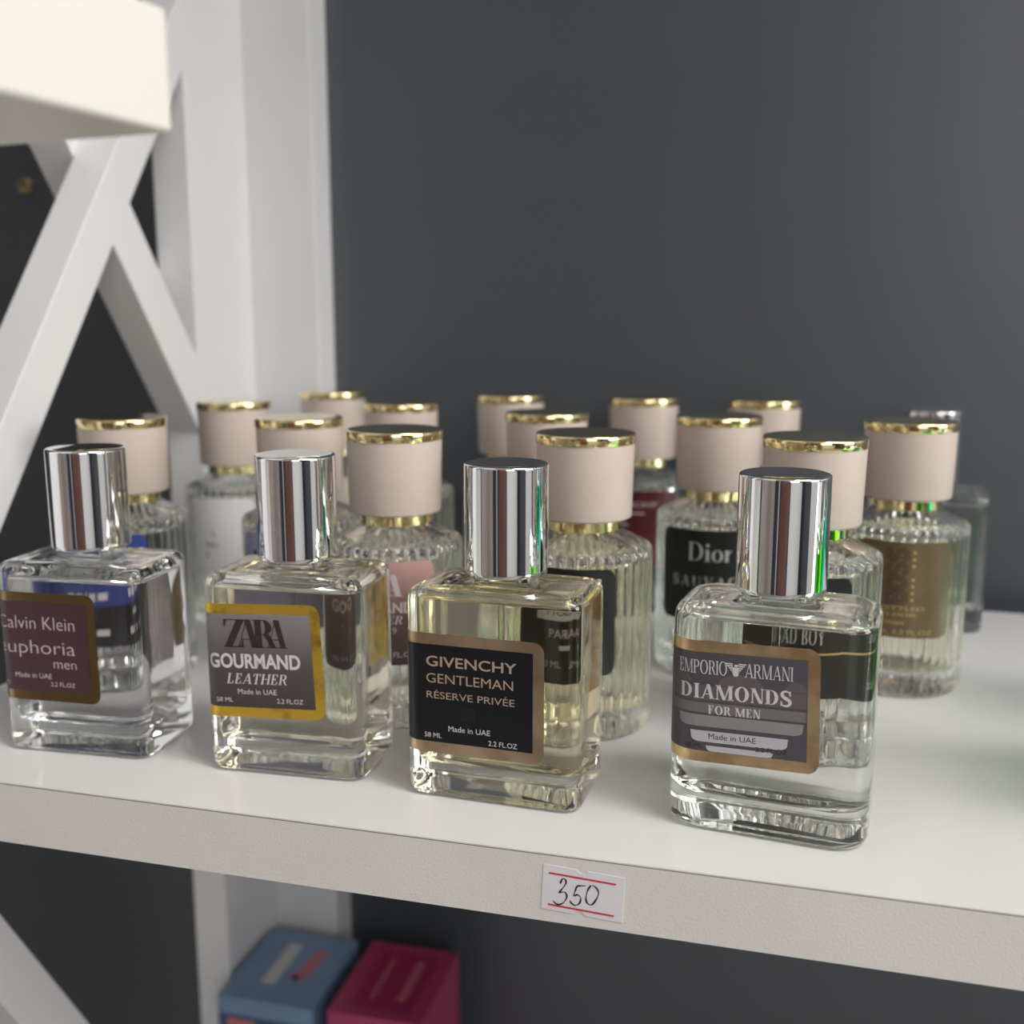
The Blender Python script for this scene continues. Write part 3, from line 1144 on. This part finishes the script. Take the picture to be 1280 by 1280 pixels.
pr = Print()
pr.rect(-8.6, 3.55, 7.9, 4.05, 0)
pr.rect(-8.4, -4.75, 7.9, -4.25, 0)
pr.up()
for pts in ([(-5.6, 1.5), (-5.2, 2.7), (-4.5, 2.9), (-4.2, 1.9), (-5.0, .3), (-5.7, -.9), (-4.4, -.5), (-3.8, -1.6), (-4.5, -3.3), (-5.9, -4.1), (-7.2, -3.4)],
            [(-1.5, 1.6), (-1.8, .4), (-2.1, -1.0), (-1.2, -.6), (-.4, -1.3), (-.6, -2.7), (-1.6, -3.5), (-2.7, -3.0), (-2.9, -2.4)],
            [(-1.5, 1.6), (-.6, 1.9), (.6, 2.1)],
            [(1.9, 2.5), (1.2, 1.0), (.9, -1.0), (1.3, -2.3), (2.3, -2.6), (3.3, -1.2), (3.9, .8), (3.2, 2.1), (2.2, 2.6)]):
    sp = smooth_path(pts, 6)
    for q in stroke(sp, [.34 + .12 * math.sin(i * .5) for i in range(len(sp))]):
        pr.poly(q, 1)
pr.lay('lettering', ['ink_red', 'ink_pen'], tg, lambda u, v, off: (u, -off, v), .16, [])


# ------------------------------------------------------------------ cartons on the shelf below
def carton(label, loc, w, d, h, rot, mats, top_draw, front=None):
    t = thing('perfume_box', label, 'box', loc, rot, 'perfume cartons on the lower shelf')
    mb = MB()
    mb.box(-w / 2, -d / 2, 0, w / 2, d / 2, h)
    mb.build('carton', M[mats[0]], t, smooth=0, bevel=.7)
    p = Print()
    top_draw(p)
    p.lay('top_print', mats[1:], t, lambda u, v, off: (u, v, h + off), .08, [])
    if front:
        f = Print()
        front(f)
        f.lay('front_print', mats[1:], t, lambda u, v, off: (u, -d / 2 - off, v), .08, [])
    return t


def top_blue(p):
    p.rect(-9, -16, -1.5, 19, 1)
    p.poly([(5, -10), (12, -10), (14, 16), (8, 18), (6, 4)], 2)
    p.rect(3, -10, 8, -6, 2)


def top_crimson(p):
    p.rect(-14.5, -24, 16, 24, 1)
    p.up()
    for k in range(6):
        p.rect(6, -15 + k * 5.6, 10.5, -11.2 + k * 5.6, 2)
    for k in range(11):
        p.rect(-7.6, -16 + k * 3.1, -5.4, -13.9 + k * 3.1, 2)


carton('blue perfume carton on the lower shelf beside the white post', (-.2395, .2195, -.3367), 50, 61, 137, 1, ['box_blue', 'box_navy', 'ink_light', 'ink_rose'], top_blue,
       lambda p: (p.rect(-24, 0, 24, 128, 0), p.up(), p.rect(-20, 60, -5, 126, 2)))
carton('crimson perfume carton on the lower shelf, right of the blue one', (-.1835, .2225, -.3367), 48, 61, 137, 1, ['box_rose', 'box_crimson', 'box_crimson', 'ink_rose', 'black_label'], top_crimson,
       lambda p: (p.rect(-14, 70, 12, 131, 3),))
